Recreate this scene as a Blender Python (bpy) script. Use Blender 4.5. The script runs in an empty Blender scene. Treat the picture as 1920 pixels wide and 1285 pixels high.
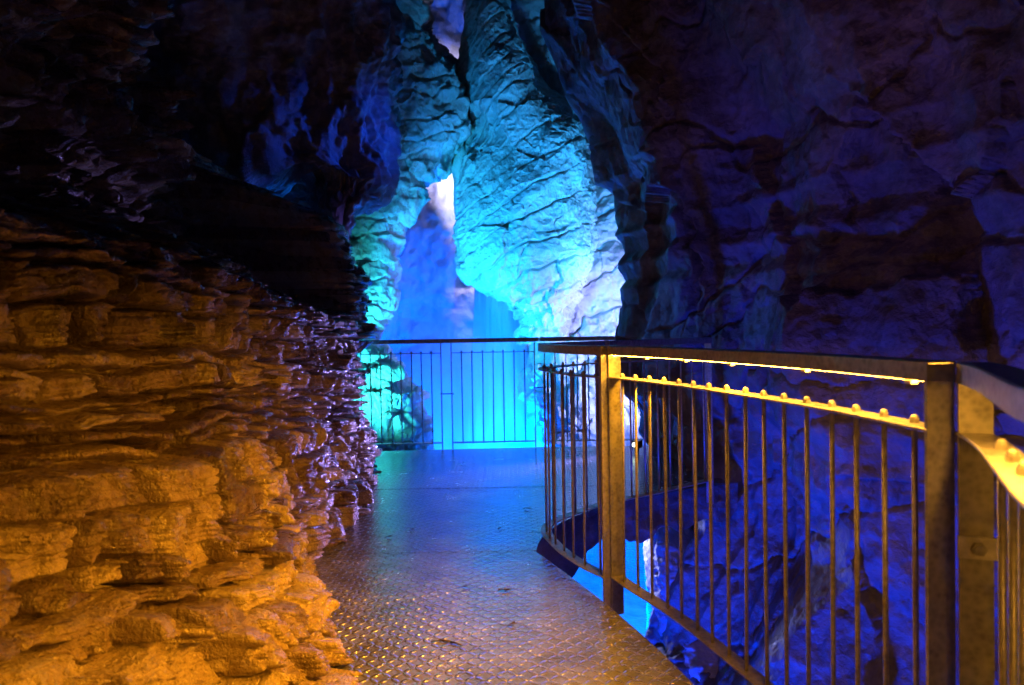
import bpy, bmesh, math, random
import numpy as np
from mathutils import Vector, Matrix

S = bpy.context.scene
COL = S.collection
rng = random.Random(7)

# ------------------------------------------------------------------ camera
FOC, PITCH, ROLL = 1300.0, 0.0181, 0.017          # focal length in photo pixels (1920 wide)
_F = np.array([0, math.cos(PITCH), -math.sin(PITCH)])
_U = np.array([0, math.sin(PITCH), math.cos(PITCH)])
_R = np.array([1.0, 0, 0])
U2 = _U * math.cos(ROLL) + _R * math.sin(ROLL)
R2 = _R * math.cos(ROLL) - _U * math.sin(ROLL)
EYE = np.array([0, 0, 1.177])
cam_d = bpy.data.cameras.new("camera")
cam_d.sensor_width = 36.0
cam_d.lens = FOC / 1920 * 36
cam_d.clip_start, cam_d.clip_end = 0.05, 200
cam_d.dof.use_dof = True
cam_d.dof.focus_distance = 5.5
cam_d.dof.aperture_fstop = 4.5
cam = bpy.data.objects.new("camera", cam_d)
COL.objects.link(cam)
M = Matrix.Identity(4)
for i in range(3):
    M[i][0], M[i][1], M[i][2], M[i][3] = R2[i], U2[i], -_F[i], EYE[i]
cam.matrix_world = M
S.camera = cam

# ------------------------------------------------------------------ world and exposure
W = bpy.data.worlds.new("World")
S.world = W
W.use_nodes = True
bg = W.node_tree.nodes["Background"]
bg.inputs["Color"].default_value = (0.16, 0.10, 0.5, 1)
bg.inputs["Strength"].default_value = 0.004
S.view_settings.view_transform = "Standard"
S.view_settings.look = "None"
S.view_settings.exposure = 0.0
S.view_settings.gamma = 1.0
S.cycles.use_denoising = True
S.cycles.max_bounces = 6
S.cycles.volume_bounces = 0
S.cycles.sample_clamp_indirect = 6.0
S.cycles.volume_step_rate = 2.0

# ------------------------------------------------------------------ gorge lights (most behind rock or under the walkway, some added in open air)
def spot(name, loc, target, color, watt, angle=70, blend=0.6, radius=0.12):
    d = bpy.data.lights.new(name, "SPOT")
    d.energy, d.color = watt, color
    d.spot_size, d.spot_blend, d.shadow_soft_size = math.radians(angle), blend, radius
    o = bpy.data.objects.new(name, d)
    COL.objects.link(o)
    o.location = loc
    o.rotation_euler = (Vector(target) - Vector(loc)).to_track_quat("-Z", "Y").to_euler()
    return o

def bulb(name, loc, color, watt, radius=0.12):
    d = bpy.data.lights.new(name, "POINT")
    d.energy, d.color, d.shadow_soft_size = watt, color, radius
    o = bpy.data.objects.new(name, d)
    COL.objects.link(o)
    o.location = loc
    return o

spot("teal_spotlight", (-1.75, 7.0, 0.1), (-1.25, 9.0, 1.1), (0.03, 0.74, 0.76), 1100, 70, 1.0)
spot("cyan_spotlight", (-1.70, 6.85, 0.9), (0.4, 9.4, 2.4), (0.01, 0.34, 1.0), 1950, 80, 0.9)
spot("cyan_side_spotlight", (1.75, 7.9, 1.4), (0.8, 9.4, 2.9), (0.03, 0.36, 0.95), 760, 70, 0.9)
spot("lavender_spotlight", (2.3, 8.3, 0.6), (0.7, 10.8, 1.0), (0.28, 0.34, 1.0), 1050, 110, 0.9)
spot("lavender_crevice_light", (0.6, 11.0, 6.5), (-0.9, 13.0, 4.4), (0.55, 0.52, 1.0), 4500, 95, 0.9)  # lavender light from above onto the back rock
spot("lavender_back_spotlight", (1.2, 11.2, 2.2), (-0.7, 13.0, 2.9), (0.40, 0.50, 1.0), 2400, 60, 1.0)
spot("blue_mist_spotlight", (0.3, 9.6, -2.6), (-0.4, 12.2, 0.0), (0.0, 0.095, 1.0), 34000, 100, 0.9)
spot("blue_cavern_fill", (0.60, 6.85, 3.2), (-1.10, 6.8, 3.1), (0.01, 0.07, 1.0), 260, 34, 0.9)  # added fill, unseen in open air, for blue on the hanging rock
spot("lavender_floor_spotlight", (1.12, 6.6, 0.13), (-1.12, 4.8, 0.42), (0.36, 0.27, 1.0), 1300, 42, 0.9, 0.06)
spot("lavender_ledge_spotlight", (0.75, 6.4, -0.55), (1.35, 5.6, -0.9), (0.36, 0.38, 1.0), 130, 80, 0.9, 0.08)
spot("violet_wash_spotlight", (-1.75, 3.6, 2.5), (2.15, 3.75, 1.9), (0.34, 0.13, 0.85), 26, 62, 0.9, 0.3)
spot("blue_gorge_spotlight", (0.1, 3.4, -3.0), (2.3, 4.6, -1.7), (0.0, 0.035, 1.0), 1500, 105, 0.9, 0.15)
spot("blue_pool_spotlight", (0.6, 6.6, -0.9), (1.6, 8.6, -3.5), (0.0, 0.15, 1.0), 4500, 130, 0.9, 0.15)
spot("cyan_wall_fill", (-1.35, 6.5, 1.75), (1.35, 5.45, 1.1), (0.04, 0.20, 1.0), 150, 30, 0.9)  # added fill, unseen in open air, narrow cone onto the right wall
spot("violet_edge_spotlight", (0.85, 6.9, 1.7), (-1.75, 6.4, 1.95), (0.26, 0.14, 1.0), 110, 24, 0.9)
spot("pale_glint_fill", (0.85, 7.3, 4.6), (-1.2, 2.2, 1.0), (0.75, 0.70, 1.0), 130, 20, 0.9)  # added to put silver glints on the left rock

def rail_glow(name, loc, target, length, watt):
    """the light that the amber strips under the handrail throw across the walkway"""
    d = bpy.data.lights.new(name, "AREA")
    d.shape, d.size, d.size_y, d.energy, d.color, d.spread = "RECTANGLE", length, 0.012, watt, (1.0, 0.38, 0.012), math.radians(104)
    o = bpy.data.objects.new(name, d)
    COL.objects.link(o)
    o.location = loc
    o.rotation_euler = (Vector(target) - Vector(loc)).to_track_quat("-Z", "Y").to_euler()
    return o
rail_glow("amber_rail_light", (0.745, 1.94, 1.05), (-0.60, 2.0, -0.15), 0.75, 23)
rail_glow("amber_rail_light", (0.590, 2.59, 1.05), (-0.75, 2.9, -0.1), 0.55, 15)
rail_glow("amber_rail_light", (0.530, 0.45, 1.05), (-0.90, 0.75, -0.2), 0.7, 14)

# ------------------------------------------------------------------ helpers: points from the photo's pixels
def ray(px, py):
    return _F + R2 * ((px - 960) / FOC) + U2 * ((642.5 - py) / FOC)

def at(px, py, depth):
    return EYE + ray(px, py) * depth

def tag(o, label=None, cat=None, group=None, kind=None):
    if label: o["label"] = label
    if cat: o["category"] = cat
    if group: o["group"] = group
    if kind: o["kind"] = kind
    return o

# ------------------------------------------------------------------ numpy noise
def _h(*k):
    x = np.zeros_like(np.asarray(k[0], dtype=np.int64), dtype=np.uint64)
    for i, a in enumerate(k):
        x = x + (np.asarray(a, dtype=np.int64) & 0xFFFFFFFF).astype(np.uint64) * np.uint64([73856093, 19349663, 83492791, 2654435761][i])
        x = (x ^ (x >> np.uint64(13))) & np.uint64(0xFFFFFFFF)
        x = (x * np.uint64(1274126177)) & np.uint64(0xFFFFFFFF)
        x = x ^ (x >> np.uint64(16))
    return (x & np.uint64(0xFFFFFF)).astype(np.float64) / 0xFFFFFF

def vnoise(P, seed=0):
    P = np.asarray(P, dtype=np.float64)
    i = np.floor(P).astype(np.int64)
    t = P - i
    t = t * t * t * (t * (t * 6 - 15) + 10)
    r = 0
    for a in (0, 1):
        wx = t[..., 0] if a else 1 - t[..., 0]
        for b in (0, 1):
            wy = t[..., 1] if b else 1 - t[..., 1]
            for c in (0, 1):
                wz = t[..., 2] if c else 1 - t[..., 2]
                r = r + wx * wy * wz * _h(i[..., 0] + a, i[..., 1] + b, i[..., 2] + c, np.full(i.shape[:-1], seed))
    return r * 2 - 1

def fbm(P, octv=4, gain=0.5, seed=0):
    r, a = 0, 1.0
    P = np.array(P, dtype=np.float64)
    for k in range(octv):
        r = r + a * vnoise(P + 17.3 * k, seed + k)
        P = P * 2.03
        a *= gain
    return r

def ridged(P, octv=3, gain=0.5, seed=0):
    r, a = 0, 1.0
    P = np.array(P, dtype=np.float64)
    for k in range(octv):
        r = r + a * (1 - 2 * np.abs(vnoise(P + 11.1 * k, seed + k)))
        P = P * 2.1
        a *= gain
    return r

def sstep(a, b, x):
    t = np.clip((x - a) / (b - a), 0, 1)
    return t * t * (3 - 2 * t)

def beds(s, th, seed):
    """index, position inside and thickness of the rock bed at stratigraphic height s; beds are of uneven thickness"""
    r = random.Random(seed)
    b = [-12.0]
    while b[-1] < 14: b.append(b[-1] + th * r.uniform(0.45, 1.7))
    b = np.array(b)
    i = np.clip(np.searchsorted(b, s) - 1, 0, len(b) - 2)
    w = b[i + 1] - b[i]
    return i, np.clip((s - b[i]) / w, 0, 1), w, b[i]

def facet(A, B, size, seed):
    """chipped rock: every irregular cell is a little plane of its own tilt"""
    a, b = A / size, B / size
    ia, ib = np.floor(a).astype(np.int64), np.floor(b).astype(np.int64)
    best = np.full(a.shape, 1e9); out = np.zeros(a.shape)
    for da in (-1, 0, 1):
        for db in (-1, 0, 1):
            ca, cb = ia + da, ib + db
            k = np.full(a.shape, seed)
            dx, dy = a - ca - _h(ca, cb, k), b - cb - _h(ca, cb, k + 1)
            dd = dx * dx + dy * dy
            v = (_h(ca, cb, k + 2) - .5) * 2 * dx + (_h(ca, cb, k + 3) - .5) * 2 * dy + (_h(ca, cb, k + 4) - .5)
            m = dd < best
            best = np.where(m, dd, best); out = np.where(m, v, out)
    return out * size

def layered(P, dip, th, along, blk, amp, seed, groove=1.0, gw=0.012, warp=0.25):
    s = P @ np.array(dip, dtype=float) + th * warp * fbm(P * 0.9, 3, seed=seed) + 0.15 * th * fbm(P * 5, 2, seed=seed + 3)
    i, t, w, _ = beds(s, th, seed)
    hgt = P @ np.array(along, dtype=float) + 0.1 * blk * fbm(P * 3.1, 2, seed=seed + 5)
    bl = blk * (0.5 + 1.2 * _h(i, i * 0 + seed))
    q = hgt / bl + 9 * _h(i, i * 0 + seed + 1)
    j = np.floor(q).astype(np.int64)
    tt = q - j
    off = 0.55 * (_h(i, i * 0 + seed + 2) * 2 - 1) + 0.55 * (_h(i, j) * 2 - 1) + 0.7 * (_h(i, j, j * 0 + 5) - 0.5) * (tt - 0.5) * 2
    e1 = np.minimum(t, 1 - t) * w
    e2 = np.minimum(tt, 1 - tt) * bl
    has = _h(i, j, j * 0 + 9) > 0.35
    g = np.exp(-(e1 / gw) ** 2) + 0.7 * has * np.exp(-(e2 / (gw * 0.7)) ** 2)
    rnd = (1 - (1 - np.clip(e1 / (0.35 * w), 0, 1)) ** 2)
    return amp * (off + 0.45 * rnd - groove * g)

# ------------------------------------------------------------------ mesh helpers
def mesh_obj(name, verts, faces_arr, mat, parent=None, smooth=True):
    verts = np.asarray(verts, dtype=np.float32)
    fa = np.asarray(faces_arr, dtype=np.int32)
    me = bpy.data.meshes.new(name)
    me.vertices.add(len(verts)); me.vertices.foreach_set("co", verts.ravel())
    n, k = fa.shape
    me.loops.add(n * k); me.loops.foreach_set("vertex_index", fa.ravel())
    me.polygons.add(n)
    me.polygons.foreach_set("loop_start", np.arange(0, n * k, k, dtype=np.int32))
    me.polygons.foreach_set("use_smooth", np.full(n, smooth))
    me.update(); me.validate()
    if mat: me.materials.append(mat)
    o = bpy.data.objects.new(name, me)
    COL.objects.link(o)
    if parent: o.parent = parent
    return o

def grid_faces(nr, nc):
    a = np.arange(nr * nc).reshape(nr, nc)
    return np.stack([a[:-1, :-1], a[:-1, 1:], a[1:, 1:], a[1:, :-1]], -1).reshape(-1, 4)

def bm_obj(name, bm, mat, parent=None, smooth=False):
    bmesh.ops.recalc_face_normals(bm, faces=bm.faces[:])
    me = bpy.data.meshes.new(name)
    bm.to_mesh(me); bm.free()
    for p in me.polygons: p.use_smooth = smooth
    me.materials.append(mat)
    o = bpy.data.objects.new(name, me)
    COL.objects.link(o)
    if parent: o.parent = parent
    return o

def empty(name, loc=(0, 0, 0)):
    o = bpy.data.objects.new(name, None)
    o.empty_display_size = 0.1
    COL.objects.link(o)
    o.location = loc
    return o

# ------------------------------------------------------------------ materials
def nodes(name):
    m = bpy.data.materials.new(name)
    m.use_nodes = True
    nt = m.node_tree
    return m, nt, nt.nodes["Principled BSDF"]

def nd(nt, t, **kw):
    n = nt.nodes.new(t)
    for k, v in kw.items():
        if k in n.inputs: n.inputs[k].default_value = v
        else: setattr(n, k, v)
    return n

def mth(nt, op, a, b=None, c=None):
    n = nt.nodes.new("ShaderNodeMath"); n.operation = op
    for i, v in enumerate((a, b, c)):
        if v is None: continue
        if isinstance(v, (int, float)): n.inputs[i].default_value = v
        else: nt.links.new(v, n.inputs[i])
    return n.outputs[0]

def noise_tex(nt, vec, scale, detail=5, rough=0.55):
    n = nd(nt, "ShaderNodeTexNoise", Scale=scale, Detail=detail, Roughness=rough)
    nt.links.new(vec, n.inputs["Vector"])
    return n.outputs["Fac"]

def ramp(nt, fac, stops):
    r = nt.nodes.new("ShaderNodeValToRGB")
    el = r.color_ramp.elements
    while len(el) < len(stops): el.new(0.5)
    for e, (p, c) in zip(el, stops):
        e.position = p
        e.color = (*c, 1) if len(c) == 3 else c
    nt.links.new(fac, r.inputs["Fac"])
    return r.outputs["Color"]

def maprange(nt, v, a, b, c, d):
    n = nd(nt, "ShaderNodeMapRange")
    for k, x in zip(("From Min", "From Max", "To Min", "To Max"), (a, b, c, d)): n.inputs[k].default_value = x
    nt.links.new(v, n.inputs["Value"])
    return n.outputs["Result"]

def rock_mat(name, dark, mid, light, r0, r1, bump=0.5, scale=1.0, streak=0.0, spec=0.5, fine=1.0, tone=False, coat=0.0):
    m, nt, b = nodes(name)
    tc = nt.nodes.new("ShaderNodeTexCoord").outputs["Object"]
    n1 = noise_tex(nt, tc, 1.3 * scale, 8, 0.62)
    n2 = noise_tex(nt, tc, 9 * scale, 6, 0.6)
    n3 = noise_tex(nt, tc, 55 * scale, 4, 0.6)
    vo = nd(nt, "ShaderNodeTexVoronoi", Scale=14 * scale); nt.links.new(tc, vo.inputs["Vector"])
    mp = nd(nt, "ShaderNodeMapping"); mp.inputs["Scale"].default_value = (1, 1, 0.12)
    nt.links.new(tc, mp.inputs["Vector"])
    ns = noise_tex(nt, mp.outputs["Vector"], 11 * scale, 5, 0.6)
    mix = mth(nt, "ADD", mth(nt, "MULTIPLY", n1, 0.6), mth(nt, "MULTIPLY", n2, 0.4))
    if tone:
        an = nd(nt, "ShaderNodeAttribute", attribute_name="tone")
        mix = mth(nt, "ADD", mth(nt, "MULTIPLY", mix, 0.75), mth(nt, "MULTIPLY", mth(nt, "SUBTRACT", 0.60, an.outputs["Fac"]), 0.6))
    nt.links.new(ramp(nt, mix, [(0.34, dark), (0.5, mid), (0.66, light)]), b.inputs["Base Color"])
    rr = mth(nt, "ADD", mth(nt, "MULTIPLY", n2, 0.5), mth(nt, "MULTIPLY", ns, 0.5))
    nt.links.new(maprange(nt, rr, 0.38, 0.62, r0, r1), b.inputs["Roughness"])
    b.inputs["Specular IOR Level"].default_value = spec
    h = mth(nt, "ADD", mth(nt, "MULTIPLY", n2, 0.9), mth(nt, "MULTIPLY", n3, 0.22 * fine))
    h = mth(nt, "ADD", h, mth(nt, "MULTIPLY", vo.outputs["Distance"], 0.25))
    if streak: h = mth(nt, "ADD", h, mth(nt, "MULTIPLY", ns, streak))
    bp = nd(nt, "ShaderNodeBump", Strength=bump, Distance=0.05 / scale)
    nt.links.new(h, bp.inputs["Height"])
    nt.links.new(bp.outputs["Normal"], b.inputs["Normal"])
    if coat:
        b.inputs["Coat Weight"].default_value = coat
        b.inputs["Coat Roughness"].default_value = 0.16
        nt.links.new(bp.outputs["Normal"], b.inputs["Coat Normal"])
    return m

M_ROCKWET = rock_mat("wet_brown_rock", (0.10, 0.058, 0.032), (0.28, 0.19, 0.105), (0.44, 0.33, 0.19), 0.08, 0.5, 1.0, 1.6, 0.5, 0.6, 2.3, True, 0.6)
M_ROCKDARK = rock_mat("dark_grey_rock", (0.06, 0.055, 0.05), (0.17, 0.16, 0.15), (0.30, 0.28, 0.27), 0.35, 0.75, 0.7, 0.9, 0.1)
M_ROCKPALE = rock_mat("pale_limestone", (0.22, 0.22, 0.20), (0.40, 0.40, 0.37), (0.56, 0.55, 0.52), 0.45, 0.8, 0.7, 0.7, 0.1)
M_ROCKBACK = rock_mat("far_limestone", (0.30, 0.29, 0.28), (0.42, 0.41, 0.40), (0.52, 0.51, 0.50), 0.5, 0.85, 0.5, 0.5, 0.2)

def steel_mat(name, col, rough, metal=0.75):
    m, nt, b = nodes(name)
    tc = nt.nodes.new("ShaderNodeTexCoord").outputs["Object"]
    v = nd(nt, "ShaderNodeTexVoronoi", Scale=70); nt.links.new(tc, v.inputs["Vector"])
    n = noise_tex(nt, tc, 24, 5, 0.65)
    c = mth(nt, "ADD", mth(nt, "MULTIPLY", n, 0.7), mth(nt, "MULTIPLY", v.outputs["Distance"], 0.3))
    nt.links.new(ramp(nt, c, [(0.3, tuple(x * 0.55 for x in col)), (0.55, col), (0.75, tuple(min(1, x * 1.25) for x in col))]), b.inputs["Base Color"])
    nt.links.new(maprange(nt, n, 0.3, 0.7, rough - 0.1, rough + 0.15), b.inputs["Roughness"])
    b.inputs["Metallic"].default_value = metal
    bp = nd(nt, "ShaderNodeBump", Strength=0.25, Distance=0.002)
    nt.links.new(n, bp.inputs["Height"]); nt.links.new(bp.outputs["Normal"], b.inputs["Normal"])
    return m

M_STEEL = steel_mat("galvanised_steel", (0.46, 0.45, 0.43), 0.42, 0.4)
M_BAR = steel_mat("galvanised_bar", (0.48, 0.46, 0.44), 0.38, 0.4)

def floor_mat():
    m, nt, b = nodes("tread_plate_steel")
    tc = nt.nodes.new("ShaderNodeTexCoord").outputs["Object"]
    sx = nt.nodes.new("ShaderNodeSeparateXYZ"); nt.links.new(tc, sx.inputs[0])
    pitch = 0.036
    u, v = mth(nt, "MULTIPLY", sx.outputs[0], 1 / pitch), mth(nt, "MULTIPLY", sx.outputs[1], 1 / pitch)
    iu, iv = mth(nt, "FLOOR", u), mth(nt, "FLOOR", v)
    a, c = mth(nt, "SUBTRACT", mth(nt, "SUBTRACT", u, iu), 0.5), mth(nt, "SUBTRACT", mth(nt, "SUBTRACT", v, iv), 0.5)
    par = mth(nt, "ABSOLUTE", mth(nt, "MODULO", mth(nt, "ADD", iu, iv), 2.0))
    sg = mth(nt, "SUBTRACT", mth(nt, "MULTIPLY", par, 2.0), 1.0)
    cs = mth(nt, "MULTIPLY", c, sg)
    al = mth(nt, "MULTIPLY", mth(nt, "ADD", a, cs), 0.7071)
    ac = mth(nt, "MULTIPLY", mth(nt, "SUBTRACT", a, cs), 0.7071)
    e = mth(nt, "ADD", mth(nt, "POWER", mth(nt, "MULTIPLY", mth(nt, "ABSOLUTE", al), 1 / 0.60), 2.0), mth(nt, "POWER", mth(nt, "MULTIPLY", mth(nt, "ABSOLUTE", ac), 1 / 0.23), 2.0))
    lug = maprange(nt, e, 1.15, 0.35, 0, 1)
    n = noise_tex(nt, tc, 5, 6, 0.65)
    n2 = noise_tex(nt, tc, 60, 4, 0.6)
    mix = mth(nt, "ADD", mth(nt, "MULTIPLY", n, 0.7), mth(nt, "MULTIPLY", n2, 0.3))
    nt.links.new(ramp(nt, mix, [(0.32, (0.14, 0.13, 0.12)), (0.5, (0.30, 0.29, 0.28)), (0.68, (0.44, 0.43, 0.41))]), b.inputs["Base Color"])
    r = maprange(nt, n, 0.35, 0.65, 0.12, 0.28)
    nt.links.new(mth(nt, "SUBTRACT", r, mth(nt, "MULTIPLY", lug, 0.06)), b.inputs["Roughness"])
    b.inputs["Metallic"].default_value = 0.6
    h = mth(nt, "ADD", mth(nt, "MULTIPLY", lug, 1.0), mth(nt, "MULTIPLY", n2, 0.12))
    h = mth(nt, "ADD", h, mth(nt, "MULTIPLY", n, 1.0))
    bp = nd(nt, "ShaderNodeBump", Strength=1.0, Distance=0.006)
    nt.links.new(h, bp.inputs["Height"]); nt.links.new(bp.outputs["Normal"], b.inputs["Normal"])
    return m
M_FLOOR = floor_mat()

def emit_mat(name, col, strength):
    m, nt, b = nodes(name)
    b.inputs["Base Color"].default_value = (0.8, 0.7, 0.5, 1)
    b.inputs["Emission Color"].default_value = (*col, 1)
    b.inputs["Emission Strength"].default_value = strength
    return m
M_LED = emit_mat("amber_led", (1.0, 0.42, 0.04), 165)
M_LENS = emit_mat("lamp_lens", (0.75, 1.0, 0.8), 6)

def plain_mat(name, col, rough, metal=0.0):
    m, nt, b = nodes(name)
    tc = nt.nodes.new("ShaderNodeTexCoord").outputs["Object"]
    n = noise_tex(nt, tc, 40, 4, 0.6)
    nt.links.new(ramp(nt, n, [(0.3, tuple(x * 0.7 for x in col)), (0.7, tuple(min(1, x * 1.2) for x in col))]), b.inputs["Base Color"])
    b.inputs["Roughness"].default_value = rough
    b.inputs["Metallic"].default_value = metal
    return m
M_BRACKET = plain_mat("bright_bracket_steel", (0.72, 0.70, 0.70), 0.4, 0.3)
M_CLIP = plain_mat("pale_plastic_clip", (0.8, 0.78, 0.7), 0.4)
M_BLACK = plain_mat("black_housing", (0.03, 0.03, 0.03), 0.4)
M_LEAF = plain_mat("wet_dead_leaf", (0.05, 0.03, 0.02), 0.35)
M_TWIG = plain_mat("wet_twig", (0.06, 0.04, 0.025), 0.5)

def water_mat():
    m, nt, b = nodes("milky_pool_water")
    tc = nt.nodes.new("ShaderNodeTexCoord").outputs["Object"]
    n = noise_tex(nt, tc, 3, 4, 0.5)
    nt.links.new(ramp(nt, n, [(0.3, (0.40, 0.50, 0.55)), (0.7, (0.62, 0.70, 0.74))]), b.inputs["Base Color"])
    b.inputs["Roughness"].default_value = 0.25
    bp = nd(nt, "ShaderNodeBump", Strength=0.6, Distance=0.12)
    nt.links.new(n, bp.inputs["Height"]); nt.links.new(bp.outputs["Normal"], b.inputs["Normal"])
    return m
M_WATER = water_mat()

def fall_mat():
    m, nt, b = nodes("falling_water")
    tc = nt.nodes.new("ShaderNodeTexCoord").outputs["Object"]
    mp = nd(nt, "ShaderNodeMapping"); mp.inputs["Scale"].default_value = (1, 1, 0.06)
    nt.links.new(tc, mp.inputs["Vector"])
    n = noise_tex(nt, mp.outputs["Vector"], 7, 6, 0.6)
    nt.links.new(ramp(nt, n, [(0.35, (0.35, 0.4, 0.45)), (0.65, (0.6, 0.63, 0.65))]), b.inputs["Base Color"])
    b.inputs["Roughness"].default_value = 0.6
    return m
M_FALL = fall_mat()

# ------------------------------------------------------------------ rock masses
def left_wall():
    path = np.array([(-1.16, 0.3), (-1.14, 0.8), (-1.12, 1.4), (-1.08, 1.9), (-1.05, 2.3), (-1.03, 2.75), (-1.01, 3.1), (-1.02, 3.45), (-1.07, 4.1),
                     (-1.06, 4.65), (-1.12, 5.2), (-1.18, 5.65), (-1.28, 6.0), (-1.48, 6.25), (-2.0, 6.35), (-3.2, 6.4)])
    seg = np.r_[0, np.cumsum(np.hypot(*np.diff(path, axis=0).T))]
    fine = np.linspace(0, seg[-1], 4000)
    fx, fy = np.interp(fine, seg, path[:, 0]), np.interp(fine, seg, path[:, 1])
    k = np.ones(161) / 161
    pad = lambda a: np.convolve(np.r_[np.full(80, a[0]), a, np.full(80, a[-1])], k, "valid")
    fx, fy = pad(fx), pad(fy)
    dens = 1 / np.maximum(0.8, np.hypot(fx, fy))
    cum = np.r_[0, np.cumsum(dens)[:-1]]; cum /= cum[-1]
    u = np.interp(np.linspace(0, 1, 1200), cum, fine)
    bx, by = np.interp(u, fine, fx), np.interp(u, fine, fy)
    tx, ty = np.gradient(bx, u), np.gradient(by, u)
    l = np.hypot(tx, ty)
    ax, ay = ty / l, -tx / l
    kk = np.ones(121) / 121
    pd = lambda a: np.convolve(np.r_[np.full(60, a[0]), a, np.full(60, a[-1])], kk, "valid")
    ax, ay = pd(ax), pd(ay)
    l = np.hypot(ax, ay); ax, ay = ax / l, ay / l
    z = np.r_[np.linspace(-0.25, 1.75, 720), np.linspace(1.76, 4.2, 140)]
    Z, BX = np.meshgrid(z, bx, indexing="ij")
    BY, AX, AY = np.broadcast_to(by, Z.shape), np.broadcast_to(ax, Z.shape), np.broadcast_to(ay, Z.shape)
    UU = np.broadcast_to(u, Z.shape)
    P0 = np.stack([BX, BY, Z], -1)
    th = 0.082
    s = Z + 0.07 * BY + 0.05 * fbm(P0 * 0.8, 3, seed=3) + 0.02 * fbm(P0 * 4, 2, seed=8)
    i, t, w, b0 = beds(s, th, 21)
    ns = 6
    bl = 0.20 * (0.45 + 1.3 * _h(i, i * 0 + 4))
    q = (UU + 0.03 * fbm(P0 * 6, 2, seed=12)) / bl + 9 * _h(i, i * 0 + 5)
    j = np.floor(q).astype(np.int64); tt = q - j
    e1, e2 = np.minimum(t, 1 - t) * w, np.minimum(tt, 1 - tt) * bl
    lean = np.interp(BY, [0, 2.3, 3, 4, 5, 5.7, 6.3], [0.16, 0.16, 0.15, 0.12, 0.09, 0.05, 0.0])
    # stepped profile: beds stand nearly upright, the setback happens at their tops and differs from bed to bed
    tstep = 0.10 * t + 0.90 * sstep(0.80, 1.0, t + 0.06 * fbm(P0 * 9, 2, seed=14))
    rr = random.Random(5)
    wts = np.array([rr.choice([0.3, 0.6, 1.0, 1.3, 1.7]) for _ in range(900)])
    r0 = random.Random(21); bb = [-12.0]
    while bb[-1] < 14: bb.append(bb[-1] + th * r0.uniform(0.45, 1.7))
    bb = np.array(bb)
    cw = np.r_[0, np.cumsum(np.diff(bb) * wts[:len(bb) - 1])]
    zq = cw[i] + (cw[i + 1] - cw[i]) * tstep - np.interp(s - Z, bb, cw)
    setback = lean * np.maximum(zq, 0)
    amp = np.interp(BY, [0, 3, 5, 6], [0.048, 0.044, 0.036, 0.030])
    off = 0.3 * (_h(i, i * 0 + 2) * 2 - 1) + 0.75 * (_h(i, j) * 2 - 1) + 1.1 * (_h(i, j, j * 0 + 5) - 0.5) * (tt - 0.5) * 2 + 0.5 * (_h(i, j, j * 0 + 6) - 0.5) * (t - 0.5) * 2
    has = _h(i, j, j * 0 + 9) > 0.15
    groove = np.exp(-(e1 / 0.009) ** 2) * (0.4 + 1.8 * _h(i, i * 0 + 31)) + 1.5 * has * np.exp(-(e2 / 0.009) ** 2)
    rnd = 1 - (1 - np.clip(np.minimum(e1 / 0.015, 1), 0, 1)) ** 2
    missing = (_h(i, j, j * 0 + 77) > 0.84) * np.clip(e2 / 0.012, 0, 1) * np.clip(e1 / 0.012, 0, 1)
    disp = amp * (off + 0.25 * rnd - 1.3 * missing) - (0.35 * amp + 0.058) * groove
    i3, t3, w3, _ = beds(s + 0.006 * fbm(P0 * 5, 2, seed=17), 0.030, 99)
    disp -= 0.014 * np.exp(-(np.minimum(t3, 1 - t3) * w3 / 0.005) ** 2) * (_h(i3, np.floor(q * 0.7 + i3 * 0.37)) > 0.4)
    wu, wv = UU + 0.02 * fbm(P0 * 9, 3, seed=15), Z + 0.02 * fbm(P0 * 9 + 7, 3, seed=16)
    disp += 0.40 * facet(wu, wv, 0.16, 101) + 0.26 * facet(wu, wv, 0.05, 111) + 0.16 * facet(wu, wv, 0.022, 121)
    disp += 0.010 * fbm(P0 * 7, 4, 0.6, seed=40) + 0.004 * ridged(P0 * 34, 3, 0.6, seed=50) + 0.05 * fbm(P0 * 1.2, 2, seed=44)
    top = np.interp(BY, [0, 2, 2.6, 3.6, 4.6, 5.3, 5.8, 6.4], [1.55, 1.52, 1.44, 1.33, 1.2, 1.3, 2.3, 2.4]) + 0.12 * fbm(P0 * 2, 2, seed=60)
    rw = sstep(0, 0.5, Z - top)
    rec = rw * (1.1 + 0.35 * fbm(P0 * 1.3, 4, 0.6, seed=66) + 0.4 * facet(wu, wv, 0.4, 67)) + 1.3 * sstep(2.0, 2.6, Z) * sstep(4.4, 5.3, BY) - 0.25 * np.maximum(Z - 2.0, 0) * (BY < 9)
    sil = np.interp(Z, [0, 0.2, 0.35, 0.45, 0.62, 0.72, 0.83, 0.95, 1.05, 1.15, 1.3, 1.45, 1.6, 1.75, 1.9, 2.3],
                    [8, 10, 2, -8, -26, -12, 4, -14, -6, 12, 4, 4, 6, -12, -20, -30]) / FOC * 6.0 * sstep(4.9, 5.8, BY)
    foot = np.interp(BY, [0, 1.2, 1.9, 2.3, 2.75, 3.1, 3.5], [0.30, 0.36, 0.48, 0.50, 0.27, 0.06, 0.0]) * np.exp(-np.maximum(0.4 * zq + 0.6 * Z, 0) / 0.26)
    d = disp - setback - rec + sil + foot
    P = np.stack([BX + AX * d, BY + AY * d, Z + 0.012 * fbm(P0 * 8 + 5, 2, seed=90)], -1)
    o = mesh_obj("layered_rock_wall", P.reshape(-1, 3), grid_faces(*Z.shape), M_ROCKWET)
    tone = 0.5 * _h(i, j, j * 0 + 201) + 0.25 * _h(i, i * 0 + 202) + 0.25 * (_h(i, j, j * 0 + 203) > 0.8)
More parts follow.
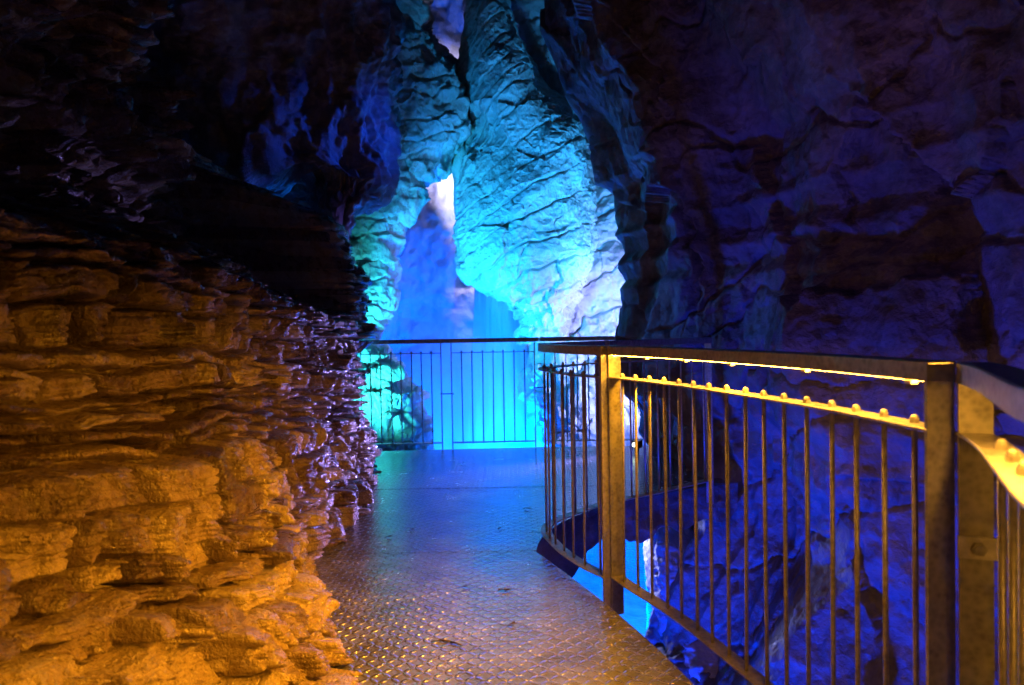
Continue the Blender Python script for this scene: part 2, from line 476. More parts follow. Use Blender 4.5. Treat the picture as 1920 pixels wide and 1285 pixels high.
    at_ = o.data.attributes.new("tone", "FLOAT", "POINT"); at_.data.foreach_set("value", tone.ravel().astype(np.float32))
    tag(o, "wet brown layered rock wall glowing amber on the left of the metal walkway", "rock wall")

def path_wall():
    """dark gorge wall on the right, from behind the far platform towards the camera"""
    path = np.array([(3.4, 8.2), (1.9, 7.6), (1.15, 7.0), (0.98, 6.55), (1.16, 6.2), (1.25, 5.9), (1.23, 5.35), (1.50, 5.22), (1.76, 5.02), (1.74, 4.5), (1.93, 4.0),
                     (2.25, 3.5), (2.45, 2.9), (2.55, 2.0), (2.6, 0.8), (2.6, -0.5)])
    seg = np.r_[0, np.cumsum(np.hypot(*np.diff(path, axis=0).T))]
    u = np.linspace(0, seg[-1], 760)
    bx, by = np.interp(u, seg, path[:, 0]), np.interp(u, seg, path[:, 1])
    sm = lambda a, n: np.convolve(np.r_[np.full(n // 2, a[0]), a, np.full(n // 2, a[-1])], np.ones(n) / n, "valid")
    bx, by = sm(bx, 15), sm(by, 15)
    tx, ty = np.gradient(bx, u), np.gradient(by, u)
    ax, ay = sm(ty / np.hypot(tx, ty), 61), sm(-tx / np.hypot(tx, ty), 61)
    l = np.hypot(ax, ay); ax, ay = -ax / l, -ay / l
    if ax[600] > 0: ax, ay = -ax, -ay
    z = np.linspace(-3.8, 5.6, 620)
    Z, BX = np.meshgrid(z, bx, indexing="ij")
    BY, AX, AY, UU = (np.broadcast_to(a, Z.shape) for a in (by, ax, ay, u))
    P0 = np.stack([BX, BY, Z], -1)
    sil = np.interp(Z, [-0.3, 0.05, 0.2, 0.38, 0.46, 0.55, 0.7, 1.1, 1.4, 1.55, 1.62, 1.78, 1.88, 2.0, 2.05, 2.12, 2.25, 2.45, 2.55, 2.85, 2.95, 3.2, 3.4, 3.7, 4.0, 4.3, 5.6],
                    [60, 58, 40, 46, 36, 18, 8, 1, 8, 6, 18, 0, 12, 3, -8, -2, -7, -8, -28, -44, -48, -72, -96, -113, -138, -139, -150]) / FOC * 6.5
    wgt = np.interp(UU, [0, seg[3], seg[6], seg[10], seg[-1]], [1, 1, 0.9, 0.75, 0.5])
    foot = -np.interp(Z, [-3.8, -2.2, -1.2, -0.4, 0.2], [1.25, 0.8, 0.35, 0.02, 0]) * sstep(3.2, 4.8, UU)
    d = layered(P0, (0.0, 0.16, 0.98), 0.62, (0.3, -0.95, 0), 2.0, 0.022, 33, 1.8, 0.016, 0.6)
    wu, wv = UU + 0.08 * fbm(P0 * 3, 4, seed=15), Z + 0.08 * fbm(P0 * 3 + 7, 4, seed=16)
    d += 0.20 * facet(wu, wv * 0.6, 0.75, 131) + 0.08 * facet(wu, wv * 0.7, 0.18, 141)
    d += 0.12 * fbm(P0 * np.array([1.0, 1.0, 0.5]), 3, 0.5, seed=70) + 0.014 * fbm(P0 * 6, 4, 0.6, seed=75) + 0.004 * ridged(P0 * 22, 2, 0.5, seed=77)
    d += 0.09 * ridged(np.stack([UU * 1.3 + 0.35 * fbm(P0 * 0.8, 2, seed=41), Z * 0.22, UU * 0], -1), 2, 0.5, seed=43)
    edge = 1 - 0.55 * np.exp(-((UU - seg[3]) / 0.5) ** 2)
    X = BX + sil * wgt + foot + AX * d * edge
    Y = BY + AY * d * edge
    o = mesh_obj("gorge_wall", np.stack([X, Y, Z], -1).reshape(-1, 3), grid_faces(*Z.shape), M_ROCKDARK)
    tag(o, "tall dark violet rock wall beyond the amber lit railing, right half of the gorge", "rock wall")

def mass(name, rows, mat, label, nr=620, nc=420, disp=None, ang=112, kind=None, cat="rock formation"):
    """a free-standing rock body: rows give its left and right outline, front distance and half-thickness from top to bottom"""
    rows = np.array(rows, dtype=float)
    py = np.linspace(rows[0, 0], rows[-1, 0], nr)
    xl, xr, D, T = (np.interp(py, rows[:, 0], rows[:, k]) for k in (1, 2, 3, 4))
    th = np.radians(np.linspace(-ang, ang, nc))
    PX = ((xl + xr) / 2)[:, None] + ((xr - xl) / 2)[:, None] * np.sin(th)[None]
    cth = np.cos(th)
    DD = D[:, None] + T[:, None] * (1 - np.sign(cth) * np.abs(cth) ** 0.55)[None]
    PY = np.broadcast_to(py[:, None], PX.shape)
    P = EYE + DD[..., None] * (_F + R2 * ((PX - 960) / FOC)[..., None] + U2 * ((642.5 - PY) / FOC)[..., None])
    n = np.cross(np.gradient(P, axis=1), np.gradient(P, axis=0))
    n /= np.linalg.norm(n, axis=-1, keepdims=True) + 1e-9
    mid = n[nr // 2, nc // 2]
    if mid @ (P[nr // 2, nc // 2] - EYE) > 0: n = -n
    P = P + n * disp(P)[..., None]
    o = mesh_obj(name, P.reshape(-1, 3), grid_faces(nr, nc), mat)
    return tag(o, label, cat, kind=kind)

def pillar_disp(P):
    Q = P.copy()
    # beds arch upwards to the right, steeper higher up
    zz = P[..., 2]
    c = zz - 0.55 * (P[..., 0] - 0.0) * sstep(0.5, 4.5, zz) - 0.16 * P[..., 0] + 0.18 * (P[..., 0] - 0.3) ** 2
    Q[..., 2] = c
    d = layered(Q, (0, 0, 1), 0.22, (1, 0.3, 0), 2.2, 0.017, 51, 3.2, 0.011, 0.5) + 0.5 * facet(P[..., 0] + 0.05 * fbm(P * 4, 3, seed=2), Q[..., 2] * 2, 0.22, 151) * 0.14
    right = sstep(0.55, 1.0, P[..., 0])
    d *= 1 - 0.6 * right
    low = sstep(2.4, 1.2, zz)
    d += low * (0.05 * ridged(P * 2.6, 4, 0.55, seed=57) + 0.10 * facet(P[..., 0] + 0.06 * fbm(P * 4, 3, seed=2), zz, 0.3, 58))
    return d + 0.10 * fbm(P * 1.1, 3, 0.5, seed=52) + 0.16 * facet(P[..., 0] + 0.12 * fbm(P * 2, 3, seed=4), zz + 0.12 * fbm(P * 2, 3, seed=6), 0.6, 59) * 0.6 + (0.012 + 0.03 * right) * fbm(P * 5, 4, 0.6, seed=53) + 0.008 * ridged(P * 16, 2, 0.5, seed=54)

def teal_disp(P):
    return layered(P, (-0.12, 0, 0.99), 0.26, (1, -0.2, 0), 0.8, 0.025, 61, 1.6, 0.016, 0.7) + 0.3 * facet(P[..., 0] + 0.05 * fbm(P * 4, 3, seed=2), P[..., 2], 0.2, 161) + 0.14 * fbm(P * 1.2, 4, 0.55, seed=62) + 0.03 * fbm(P * 6, 4, 0.6, seed=63)

def back_disp(P):
    return 0.22 * fbm(P * 0.7, 4, 0.55, seed=72) + 0.03 * ridged(P * np.array([2.5, 2.5, 0.8]), 3, 0.5, seed=73) + 0.02 * fbm(P * 8, 3, 0.6, seed=74)

def pale_disp(P):
    return layered(P, (-0.35, 0, 0.93), 0.5, (1, 0, 0.2), 1.2, 0.05, 81, 1.0, 0.03, 0.6) + 0.16 * fbm(P * 0.9, 4, 0.55, seed=82) + 0.03 * fbm(P * 6, 3, 0.6, seed=83)

def hang_disp(P):
    return 0.20 * fbm(P * np.array([1.2, 1.2, 0.8]), 5, 0.55, seed=92) + 0.05 * ridged(P * np.array([4, 4, 1.5]), 3, 0.5, seed=93) + 0.03 * fbm(P * 9, 3, 0.6, seed=94)

left_wall()
path_wall()
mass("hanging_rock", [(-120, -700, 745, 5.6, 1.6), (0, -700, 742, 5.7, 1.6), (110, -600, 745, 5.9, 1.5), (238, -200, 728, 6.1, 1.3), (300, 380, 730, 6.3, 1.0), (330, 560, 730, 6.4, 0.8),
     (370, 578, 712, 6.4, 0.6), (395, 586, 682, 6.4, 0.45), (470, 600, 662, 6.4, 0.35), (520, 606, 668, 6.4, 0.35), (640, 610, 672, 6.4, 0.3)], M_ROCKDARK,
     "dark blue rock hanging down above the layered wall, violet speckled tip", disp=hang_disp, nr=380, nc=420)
mass("tall_teal_rock", [(-120, 480, 800, 8.3, 1.3), (0, 500, 800, 8.5, 1.2), (55, 500, 803, 8.6, 1.2), (124, 500, 856, 8.6, 1.2), (146, 500, 872, 8.7, 1.2), (190, 500, 878, 8.7, 1.2), (249, 500, 888, 8.8, 1.1),
     (267, 500, 874, 8.8, 1.1), (293, 500, 846, 8.8, 1.1), (322, 500, 838, 8.8, 1.1), (333, 500, 822, 8.8, 1.1), (351, 500, 798, 8.8, 1.0), (373, 500, 806, 8.8, 1.0), (391, 500, 774, 8.8, 1.0), (413, 500, 750, 8.8, 1.0),
     (468, 500, 740, 8.8, 1.0), (495, 500, 720, 8.8, 0.9), (521, 500, 726, 8.7, 0.9), (575, 500, 731, 8.6, 0.9), (605, 500, 719, 8.5, 0.9), (640, 500, 714, 8.4, 0.9), (656, 500, 739, 8.3, 0.9), (693, 500, 760, 8.2, 0.9),
     (718, 500, 764, 8.2, 0.9), (733, 500, 778, 8.1, 0.9), (766, 500, 785, 8.1, 0.9), (828, 500, 796, 8.0, 0.9), (900, 500, 803, 8.0, 0.9), (1000, 480, 820, 7.9, 0.9)], M_ROCKPALE,
     "turquoise lit rock with a toothed right edge, behind the left end of the far railing", disp=teal_disp)
mass("rock_pillar", [(-120, 885, 925, 9.0, 1.0), (0, 872, 952, 9.0, 1.0), (66, 866, 972, 9.0, 1.0), (120, 863, 1000, 9.0, 1.1), (146, 864, 1010, 9.0, 1.1), (176, 866, 1048, 9.0, 1.1), (197, 868, 1063, 9.0, 1.1), (230, 878, 1092, 9.0, 1.1),
     (252, 884, 1098, 9.0, 1.1), (270, 868, 1104, 9.0, 1.1), (318, 866, 1112, 9.0, 1.1), (366, 865, 1120, 9.0, 1.1), (432, 864, 1122, 9.0, 1.1), (468, 866, 1120, 9.0, 1.1), (506, 870, 1112, 9.1, 1.0), (524, 882, 1104, 9.2, 1.0),
     (543, 910, 1096, 9.3, 0.9), (557, 945, 1088, 9.4, 0.8), (575, 974, 1080, 9.5, 0.7), (600, 984, 1070, 9.7, 0.6), (640, 990, 1060, 9.9, 0.5)], M_ROCKPALE,
     "cyan lit pillar of arched rock beds hanging at the centre of the gorge", disp=pillar_disp)
mass("pale_rock_buttress", [(250, 1085, 1300, 10.2, 0.8), (340, 1060, 1300, 10.1, 0.9), (420, 1030, 1300, 10.0, 0.9), (520, 1000, 1300, 10.0, 0.9), (600, 981, 1300, 10.0, 0.9), (649, 986, 1300, 9.9, 0.9), (693, 986, 1300, 9.8, 0.9),
     (747, 993, 1300, 9.7, 0.9), (791, 1019, 1300, 9.6, 0.9), (850, 1030, 1320, 9.5, 0.9), (1000, 1060, 1340, 9.3, 0.9)], M_ROCKBACK,
     "pale lavender rock face right of the waterfall, below the cyan pillar", disp=pale_disp)
mass("upper_rock_face", [(-120, 920, 1200, 10.4, 0.8), (60, 930, 1200, 10.4, 0.8), (200, 960, 1200, 10.4, 0.8), (300, 1000, 1200, 10.4, 0.8)], M_ROCKBACK,
     "small violet rock face high up between the pillar and the dark right wall", disp=pale_disp, nr=160, nc=160)
mass("rock_flake", [(255, 866, 872, 9.9, 0.3), (275, 852, 874, 9.9, 0.3), (310, 846, 874, 9.9, 0.3), (345, 850, 874, 9.9, 0.3), (380, 853, 874, 9.9, 0.3), (430, 858, 874, 9.9, 0.3), (450, 864, 874, 9.9, 0.3)], M_ROCKBACK,
     "thin pale rock flake standing against the left edge of the cyan pillar", disp=lambda P: 0.03 * fbm(P * 3, 3, seed=5), nr=120, nc=60)

mass("boulder_ledge", [(976, 1236, 1258, 5.75, 0.3), (984, 1226, 1284, 5.7, 0.4), (1005, 1213, 1303, 5.65, 0.45), (1050, 1207, 1322, 5.55, 0.5), (1100, 1216, 1338, 5.45, 0.5), (1150, 1232, 1362, 5.35, 0.5), (1220, 1248, 1400, 5.2, 0.55), (1330, 1252, 1460, 5.0, 0.6)],
     M_ROCKBACK, "pale pitted rock rising from the pool below the railing, lavender on top", disp=lambda P: 0.07 * fbm(P * 3, 4, 0.5, seed=7) + 0.008 * ridged(P * 9, 3, 0.6, seed=9), nr=220, nc=160)

def back_wall():
    u, v = np.linspace(-6, 6, 420), np.linspace(-4.2, 10, 420)
    V, Uu = np.meshgrid(v, u, indexing="ij")
    Y = 13.2 + 0.10 * (Uu + 0.4) ** 2 * -1 + 0.05 * V
    P = np.stack([Uu, Y, V], -1)
    P[..., 1] -= back_disp(P)
    o = mesh_obj("cave_wall", P.reshape(-1, 3), grid_faces(*V.shape), M_ROCKBACK)
    tag(o, "pale rock at the very back of the gorge behind the mist", "cave wall", kind="structure")
back_wall()

# ------------------------------------------------------------------ water
w_ = mesh_obj("water", [(-8, -3, -3.5), (8, -3, -3.5), (8, 14, -3.5), (-8, 14, -3.5)], [(0, 1, 2, 3)], M_WATER)
tag(w_, "milky blue pool far below the walkway", "water", kind="structure")


def waterfall():
    nz, nx = 200, 80
    z = np.linspace(3.0, -3.5, nz); u = np.linspace(-1, 1, nx)
    Z, Uu = np.meshgrid(z, u, indexing="ij")
    wid = np.interp(Z, [-3.5, 0, 2, 3], [0.75, 0.55, 0.40, 0.25])
    cx = np.interp(Z, [-3.5, 0, 3], [-0.30, -0.22, -0.25])
    P = np.stack([cx + wid * Uu, 12.0 + 0.35 * Uu ** 2 - 0.12 * (Z + 3.5) * 0 + 0 * Z, Z], -1)
    P[..., 1] -= 0.09 * fbm(P * np.array([3, 3, 0.35]), 4, 0.6, seed=11)
    o = mesh_obj("waterfall", P.reshape(-1, 3), grid_faces(nz, nx), M_FALL)
    tag(o, "blurred bright blue waterfall dropping behind the far railing", "waterfall")
waterfall()

def mist():
    bm = bmesh.new()
    bmesh.ops.create_icosphere(bm, subdivisions=4, radius=1)
    for v in bm.verts:
        v.co = Vector((-0.55 + v.co.x * 1.75, 11.2 + v.co.y * 1.45, -1.1 + v.co.z * 2.9))
    m = bpy.data.materials.new("spray_mist"); m.use_nodes = True
    nt = m.node_tree
    nt.nodes.remove(nt.nodes["Principled BSDF"])
    v = nt.nodes.new("ShaderNodeVolumePrincipled")
    v.inputs["Color"].default_value = (0.9, 0.95, 1, 1)
    v.inputs["Density"].default_value = 0.5
    nt.links.new(v.outputs[0], nt.nodes["Material Output"].inputs["Volume"])
    o = bm_obj("mist", bm, m, smooth=True)
    tag(o, "blue spray mist hanging around the foot of the waterfall", "mist", kind="stuff")
mist()

# ------------------------------------------------------------------ walkway
RAIL_NEAR = [(.45, 3.08), (.49, 2.94), (.54, 2.84), (.58, 2.74), (.62, 2.63), (.655, 2.52), (.685, 2.40), (.715, 2.29), (.745, 2.17), (.77, 2.07), (.79, 1.97),
             (.808, 1.88), (.824, 1.79), (.836, 1.69), (.846, 1.59), (.854, 1.48), (.86, 1.39)]
RAIL_CLOSE = [(.890, 1.335), (.84, 1.2), (.77, 1.08), (.71, .96), (.65, .86), (.60, .76), (.565, .6), (.56, .4), (.6, .1), (.66, -.3), (.7, -1.0), (.7, -1.8)]
RAIL_NOSE = [(.415, 3.07), (.36, 3.14), (.30, 3.27), (.24, 3.42), (.195, 3.60), (.165, 3.76), (.165, 3.86), (.195, 3.95), (.26, 4.03), (.39, 4.19), (.56, 4.37)]
RAIL_SIDE = [(.60, 4.405), (.73, 4.49), (.865, 4.57), (1.1, 4.75), (1.42, 5.0)]

def smooth_path(pts, step=0.01):
    p = np.array(pts, dtype=float)
    s = np.r_[0, np.cumsum(np.hypot(*np.diff(p, axis=0).T))]
    n = max(2, int(s[-1] / step) + 1)
    f = np.linspace(0, s[-1], n)
    x, y = np.interp(f, s, p[:, 0]), np.interp(f, s, p[:, 1])
    k = 9 if n < 60 else 25
    if n > 20:
        pad = lambda a: np.r_[2 * a[0] - a[1:k // 2 + 1][::-1], a, 2 * a[-1] - a[-k // 2:-1][::-1]]
        x, y = (np.convolve(pad(a), np.ones(k) / k, "same")[k // 2:k // 2 + n] for a in (x, y))
    return np.stack([x, y], 1)

def offset(path, d):
    t = np.gradient(path, axis=0)
    t /= np.linalg.norm(t, axis=1, keepdims=True)
    return path + d * np.stack([-t[:, 1], t[:, 0]], 1)

def sweep(bm, path, prof, z0=0.0):
    """prof: closed list of (sideways, height) swept along a plan path"""
    t = np.gradient(path, axis=0); t /= np.linalg.norm(t, axis=1, keepdims=True)
    nrm = np.stack([-t[:, 1], t[:, 0]], 1)
    rings = [[bm.verts.new((p[0] + n[0] * a, p[1] + n[1] * a, z0 + b)) for a, b in prof] for p, n in zip(path, nrm)]
    k = len(prof)
    for r0, r1 in zip(rings, rings[1:]):
        for i in range(k): bm.faces.new((r0[i], r0[(i + 1) % k], r1[(i + 1) % k], r1[i]))
    bm.faces.new(rings[0]); bm.faces.new(rings[-1][::-1])

def rect(w, h, b=0.002):
    w, h = w / 2, h / 2
    return [(-w + b, -h), (w - b, -h), (w, -h + b), (w, h - b), (w - b, h), (-w + b, h), (-w, h - b), (-w, -h + b)]

def tube(bm, a, b, r, seg=10, r2=None):
    a, b = Vector(a), Vector(b)
    q = (b - a).to_track_quat("Z", "Y").to_matrix()
    r2 = r if r2 is None else r2
    A = [bm.verts.new(a + q @ Vector((r * math.cos(2 * math.pi * i / seg), r * math.sin(2 * math.pi * i / seg), 0))) for i in range(seg)]
    B = [bm.verts.new(b + q @ Vector((r2 * math.cos(2 * math.pi * i / seg), r2 * math.sin(2 * math.pi * i / seg), 0))) for i in range(seg)]
    for i in range(seg): bm.faces.new((A[i], A[(i + 1) % seg], B[(i + 1) % seg], B[i]))
    bm.faces.new(A[::-1]); bm.faces.new(B)

def box(bm, c, ax, size):
    """box at centre c, ax = plan direction of its first size"""
    ax = Vector((ax[0], ax[1], 0)).normalized(); ay = Vector((-ax.y, ax.x, 0)); az = Vector((0, 0, 1))
    vs = [bm.verts.new(Vector(c) + ax * (sx * size[0] / 2) + ay * (sy * size[1] / 2) + az * (sz * size[2] / 2)) for sx in (-1, 1) for sy in (-1, 1) for sz in (-1, 1)]
    for f in ((0, 1, 3, 2), (4, 6, 7, 5), (0, 4, 5, 1), (2, 3, 7, 6), (0, 2, 6, 4), (1, 5, 7, 3)): bm.faces.new([vs[i] for i in f])

def plate(name, outline, z, thick, mat):
    bm = bmesh.new()
    top = [bm.verts.new((x, y, z)) for x, y in outline]
    bot = [bm.verts.new((x, y, z - thick)) for x, y in outline]
    bm.faces.new(top); bm.faces.new(bot[::-1])
    n = len(top)
    for i in range(n): bm.faces.new((top[i], bot[i], bot[(i + 1) % n], top[(i + 1) % n]))
    return bm_obj(name, bm, mat)

EDGE_NEAR = [(.099, 3.68), (.16, 3.563), (.322, 3.145), (.396, 2.899), (.431, 2.79), (.532, 2.539), (.594, 2.257), (.66, 1.95), (.70, 1.6), (.70, 1.3), (.62, 1.05), (.5, .8), (.46, .5), (.5, .1), (.56, -.5), (.6, -2.0)]
EDGE_FAR = [(.112, 3.682), (.13, 3.88), (.16, 3.99), (.225, 4.09), (.278, 4.20), (.40, 4.38), (.572, 4.56), (.75, 4.70), (.915, 4.80), (1.2, 5.0), (1.6, 5.16)]
near_edge = [tuple(p) for p in smooth_path(EDGE_NEAR, 0.05)]
far_edge = [tuple(p) for p in smooth_path(EDGE_FAR, 0.05)]
wz = 0.0
o = plate("walkway_plate", near_edge + [(-1.5, -2.0), (-1.5, 3.677)], wz - 0.0008, 0.006, M_FLOOR)
tag(o, "nearest wet tread plate of the walkway, amber lit, curving along the railing", "walkway", kind="structure")
o = plate("walkway_plate", far_edge + [(1.6, 5.165), (-1.7, 5.165), (-1.7, 3.68)], wz, 0.006, M_FLOOR)
tag(o, "middle wet tread plate of the walkway between the two cross seams", "walkway", kind="structure")
o = plate("walkway_plate", [(1.6, 5.175), (1.6, 6.90), (.3, 6.92), (-1.9, 6.80), (-1.9, 5.175)], wz + 0.0008, 0.006, M_FLOOR)
tag(o, "far tread plate of the walkway, blue lit, under the far railing", "walkway", kind="structure")

def edge_beam():
    """steel channel under the near plate's edge, set back so that the plate's rim stays thin"""
    bm = bmesh.new()
    p = offset(smooth_path(EDGE_NEAR[1:]), -0.035)
    sweep(bm, p, rect(0.05, 0.10), -0.062)
    o = bm_obj("edge_beam", bm, M_STEEL)
    tag(o, "steel beam under the rim of the near walkway plate", "beam", kind="structure")
    bm = bmesh.new()
    box(bm, (-.72, 3.68, -.040), (1, 0), (1.56, .06, .06))  # added out of sight to block the bright gap between the plates
    o = bm_obj("seam_blocker", bm, M_STEEL)
    tag(o, "unseen beam added to close the bright seam of the near and middle plates", "beam", kind="structure")
edge_beam()

def platform_rock():
    """the rough ledge that carries the far platform; its lower edge is broken"""
    p = smooth_path([(.05, 3.74)] + EDGE_FAR[1:] + [(1.72, 5.21)], 0.02)
    p = offset(p, 0.05)
    n = len(p); nr = 40
    zz = np.linspace(-0.012, -0.30, nr)
    Z, I = np.meshgrid(zz, np.arange(n), indexing="ij")
    X, Y = p[:, 0][I.astype(int)], p[:, 1][I.astype(int)]
    P = np.stack([X, Y, Z], -1)
    low = 1 + 0.35 * fbm(P * np.array([3, 3, 0.01]), 3, 0.6, seed=8)
    P[..., 2] = -0.012 + (Z + 0.012) * low
    P[..., 1] += 0.02 * fbm(P * 7, 3, seed=6) * sstep(-0.02, -0.1, P[..., 2])
    back = P[-1:, :, :] + np.array([0, 1, 0]) * np.array([0.3, 0.8, 1.6, 2.4])[:, None, None] + np.array([0, 0, -0.15]) * np.array([0.2, 0.5, 0.8, 1])[:, None, None]
    P = np.concatenate([P, back], 0)
    o = mesh_obj("platform_ledge", P.reshape(-1, 3), grid_faces(P.shape[0], n), M_ROCKDARK)
    tag(o, "dark broken edged ledge under the far platform, above the blue pool", "ledge", kind="structure")
platform_rock()

# ------------------------------------------------------------------ railings
Z_TOP, Z_UP, Z_LOW = 1.10, 0.96, 0.07

def railing(name, pts, label, n_bars, led=False, first=0.055, posts=(True, True), lean=0.0, led_span=(0.0, 1.0), clips=(), top_ext=(0.0, 0.0), post_w=0.057, dz=0.0):
    path = smooth_path(pts)
    seg = np.r_[0, np.cumsum(np.hypot(*np.diff(path, axis=0).T))]
    L = seg[-1]
    tg = np.gradient(path, axis=0); tg /= np.linalg.norm(tg, axis=1, keepdims=True)
    pos = lambda s: np.array([np.interp(s, seg, path[:, 0]), np.interp(s, seg, path[:, 1])])
    dirn = lambda s: np.array([np.interp(s, seg, tg[:, 0]), np.interp(s, seg, tg[:, 1])])
    root = empty(name, (path[len(path) // 2][0], path[len(path) // 2][1], 0))
    tag(root, label, "railing", "railing panels along the walkway")
    off = np.array([root.location.x, root.location.y])
    loc = path - off
    sub = lambda a, b: smooth_sub(loc, seg, a, b)
    def smooth_sub(pth, sg, a, b):
        f = np.linspace(a, b, max(2, int((b - a) / 0.01)))
        return np.stack([np.interp(f, sg, pth[:, 0]), np.interp(f, sg, pth[:, 1])], 1)
    ext = loc.copy()
    if top_ext[0]: ext = np.vstack([loc[0] - tg[0] * top_ext[0], ext])
    if top_ext[1]: ext = np.vstack([ext, loc[-1] + tg[-1] * top_ext[1]])
    # handrail: an inverted channel, hollow below
    w, h, t = 0.03, 0.041, 0.004
    bm = bmesh.new()
    sweep(bm, ext, [(-w, -h), (-w + t, -h), (-w + t, -t), (w - t, -t), (w - t, -h), (w, -h), (w, -0.003), (w - 0.003, 0), (-w + 0.003, 0), (-w, -0.003)], Z_TOP + dz)
    bm_obj("handrail", bm, M_STEEL, root)
    bm = bmesh.new(); sweep(bm, loc, rect(0.06, 0.008), Z_UP + dz); bm_obj("upper_rail", bm, M_STEEL, root)
    bm = bmesh.new(); sweep(bm, loc, rect(0.06, 0.008), Z_LOW + dz * 0); bm_obj("lower_rail", bm, M_STEEL, root)
    for k, on in enumerate(posts):
        if not on: continue
        s = 0.006 if k == 0 else L - 0.006
        bm = bmesh.new()
        c = pos(s) - off; d = dirn(s)
        box(bm, (c[0], c[1], (Z_TOP - 0.006 - 0.10) / 2 + dz / 2), d, (0.010, post_w, Z_TOP - 0.006 + 0.10 + dz))
        bm_obj("end_post", bm, M_STEEL, root)
    gap = (L - 2 * first) / max(1, n_bars - 1)
    r = random.Random(len(name) + n_bars + int(L * 100))
    for i in range(n_bars):
        s = first + gap * i
        c = pos(s) - off
        a = (c[0] + r.uniform(-.004, .004), c[1] + r.uniform(-.004, .004), Z_LOW - 0.012)
        b = (c[0] + r.uniform(-.003, .003), c[1] + r.uniform(-.003, .003), Z_UP + 0.010 + dz)
        bm = bmesh.new(); tube(bm, a, b, 0.0062, 12)
        bar = bm_obj("baluster", bm, M_BAR, root, smooth=True)
        bm = bmesh.new()
        zt = Z_UP + 0.004 + dz
        tube(bm, (b[0], b[1], zt), (b[0], b[1], zt + 0.010), 0.0105, 6)
        bmesh.ops.create_uvsphere(bm, u_segments=10, v_segments=6, radius=0.0086, matrix=Matrix.Translation((b[0], b[1], zt + 0.010)))
        bm_obj("dome_nut", bm, M_BAR, bar)
    if led is not False:
        a, b = L * led_span[0] + 0.02, L * led_span[1] - 0.02
        seg_p = sub(a, b)
        side = float(led)
        bm = bmesh.new(); sweep(bm, offset(seg_p, side), rect(0.010, 0.006, 0.001), Z_TOP - h + 0.0015 + dz)
        strip = bm_obj("light_strip", bm, M_LED, root)
        for f in clips:
            s = L * f; c = pos(s) - off; d = dirn(s); nn = np.array([-d[1], d[0]])
            c = c + nn * side
            bm = bmesh.new(); box(bm, (c[0], c[1], Z_TOP - h - 0.005 + dz), d, (0.022, 0.016, 0.008))
            bm_obj("clip", bm, M_CLIP, strip)
    return root, pos, dirn, L, off

railing("railing_panel", RAIL_NEAR, "amber lit railing panel with fifteen bars between the two thick posts at right", 16, led=-0.016, first=0.085, clips=(.02, .17, .33, .50, .72, .96))
r2, pos2, dir2, L2, off2 = railing("railing_panel", RAIL_CLOSE, "closest railing panel cut off by the right edge, with a bright bracket on its post", 27, led=0.0, first=0.20, led_span=(0.06, 1.0), clips=(.2, .5, .8))
rn = railing("railing_panel", RAIL_NOSE, "short railing panel bent round the tip of the walkway opening, unlit", 13, first=0.06)
railing("railing_panel", RAIL_SIDE, "dark railing panel running from the bent tip to the right rock wall", 8, first=0.07)
fy = 6.86
fl = railing("railing_panel", [(-1.80, fy - .03), (-.70, fy)], "left panel of the far railing, its end hidden by the layered rock", 10, first=0.10, top_ext=(0, 0.043))
fm = railing("railing_panel", [(-.61, fy), (.225, fy + .02)], "middle panel of the far railing in front of the blue waterfall", 7, first=0.105, top_ext=(0.043, 0.04))
fr = railing("railing_panel", [(.312, fy + .02), (1.30, fy)], "right panel of the far railing, seen through the bent panel's bars", 8, first=0.11, top_ext=(0.04, 0))

def joint(panel, s, length, z):
    root, pos, dirn, L, off = panel
    c = pos(s); d = dirn(s)
    bm = bmesh.new()
    tube(bm, (*(c - off - d * 0.02), z), (*(c - off + d * length), z), 0.006, 8)
    for e in (-0.012, length - 0.01):
        q = c - off + d * e
        tube(bm, (*q, z), (*(q + d * 0.008), z), 0.012, 6)
    bm_obj("joint_bolt", bm, M_STEEL, root)
joint(fl, fl[3], 0.115, 0.555); joint(fm, fm[3], 0.11, 0.60); joint(rn, rn[3], 0.06, 0.55)

def bracket():
    c, d = pos2(0.006) - off2, dir2(0.006)
    nn = np.array([-d[1], d[0]])
    f = c + d * 0.012
    bm = bmesh.new(); box(bm, (f[0], f[1], 0.745), nn, (0.066, 0.008, 0.042))
    br = bm_obj("bracket", bm, M_BRACKET, r2)
    bm = bmesh.new()
    tube(bm, (f[0], f[1], 0.745), (*(f + d * 0.014), 0.745), 0.013, 6)
    tube(bm, (*(f + d * 0.013), 0.745), (*(f + d * 0.018), 0.745), 0.009, 12)
    bm_obj("bolt", bm, M_STEEL, br)
bracket()

# ------------------------------------------------------------------ small things
def anchor():
    a, b = at(636, 700, 6.35), at(692, 696, 6.1)
    bm = bmesh.new(); tube(bm, a, b, 0.018, 10); tube(bm, b - (b - a) * 0.04, b, 0.026, 10)
    o = bm_obj("anchor_bar", bm, M_STEEL, smooth=False)
    tag(o, "short dark steel bar sticking out of the layered rock below the far handrail", "anchor bar")
anchor()

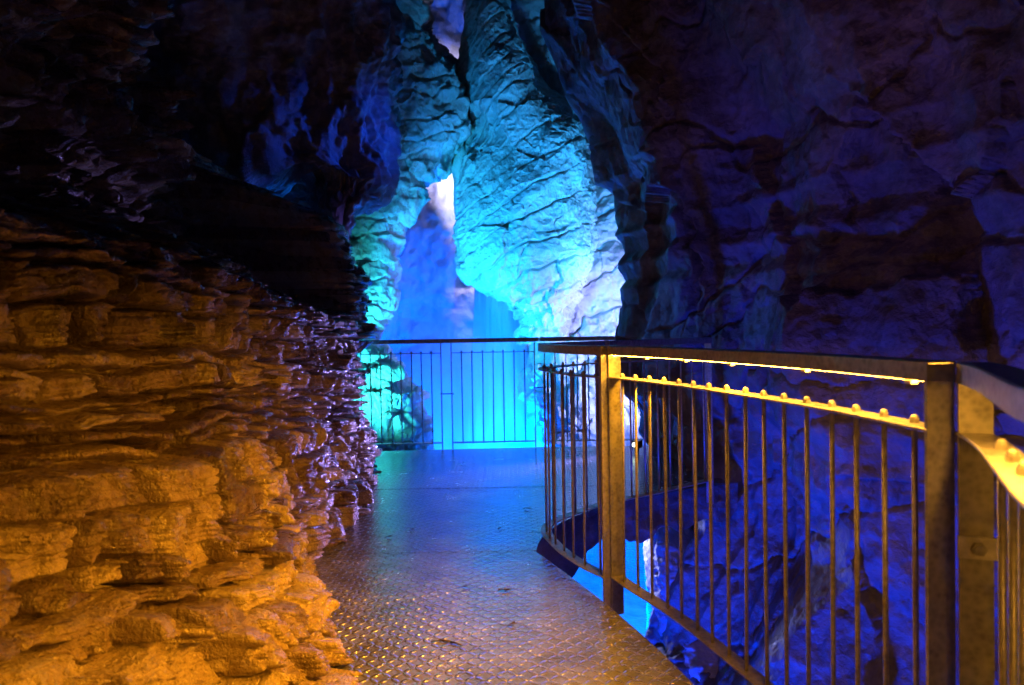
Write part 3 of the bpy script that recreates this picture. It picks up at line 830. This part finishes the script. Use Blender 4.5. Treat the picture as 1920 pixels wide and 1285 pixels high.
def leaf(px, py, l, w, rot, label):
    d = ray(px, py); t = (0.004 - EYE[2]) / d[2]; c = EYE + d * t
    bm = bmesh.new()
    n = 10; rows = []
    for i in range(n + 1):
        s = i / n
        ww = w * math.sin(math.pi * min(1, s * 0.93 + 0.05)) ** 0.8 * 0.5
        rows.append([bm.verts.new((l * (s - .5), k * ww + 0.15 * w * math.sin(5 * s), 0.003 + 0.004 * abs(k) ** 2 * (0.3 + s) + 0.002 * math.sin(7 * s + k))) for k in (-1, -.5, 0, .5, 1)])
    for r0, r1 in zip(rows, rows[1:]):
        for i in range(4): bm.faces.new((r0[i], r0[i + 1], r1[i + 1], r1[i]))
    tube(bm, (l * .48, 0.15 * w * math.sin(5), 0.005), (l * .75, 0.02, 0.003), 0.0015, 5)
    o = bm_obj("fallen_leaf", bm, M_LEAF, smooth=True)
    o.location = c; o.rotation_euler = (0, 0, rot)
    tag(o, label, "leaf", "dead leaves on the walkway plates")
leaf(945, 1108, 0.055, 0.028, 0.1, "largest dead leaf, lying on the amber part of the near plate")
leaf(868, 1102, 0.04, 0.010, 0.35, "thin curled leaf left of the largest dead leaf")
leaf(960, 1172, 0.03, 0.018, 0.9, "small leaf on the near plate below the largest dead leaf")
leaf(988, 955, 0.05, 0.035, 0.2, "dark leaf near the bent railing tip on the middle plate")
leaf(936, 993, 0.035, 0.02, 1.2, "small dark leaf beside the seam, left of the railing tip")
leaf(768, 994, 0.05, 0.022, 0.0, "flat leaf in the blue sheen at the middle plate's centre")
leaf(728, 1008, 0.04, 0.025, 0.6, "small leaf closest to the left rock on the middle plate")

def twig():
    pts = [(808, 1203), (825, 1200), (845, 1203), (866, 1210)]
    P = []
    for px, py in pts:
        d = ray(px, py); P.append(EYE + d * ((0.005 - EYE[2]) / d[2]))
    c = P[1].copy(); c[2] = 0
    bm = bmesh.new()
    for a, b, r0, r1 in zip(P, P[1:], (.002, .0035, .004), (.0035, .004, .003)): tube(bm, a - c, b - c, r0, 7, r1)
    o = bm_obj("twig", bm, M_TWIG, smooth=True); o.location = c
    tag(o, "thin broken twig lying on the near walkway plate", "twig")
twig()

def floodlight():
    c = at(1194, 832, 6.55); c[2] = 0.05
    root = empty("floodlight", c)
    tag(root, "tiny black floodlight at the foot of the right rock wall, beside the far railing", "floodlight")
    bm = bmesh.new(); box(bm, (0, 0, 0.03), (0.8, -0.6), (0.07, 0.10, 0.07)); bm_obj("housing", bm, M_BLACK, root)
    bm = bmesh.new(); tube(bm, (-0.03, -0.04, 0.03), (-0.036, -0.048, 0.03), 0.02, 14); bm_obj("lens", bm, M_LENS, root)
    bm = bmesh.new(); box(bm, (0.0, 0, -0.02), (0.8, -0.6), (0.02, 0.06, 0.05)); bm_obj("stand", bm, M_BLACK, root)
floodlight()
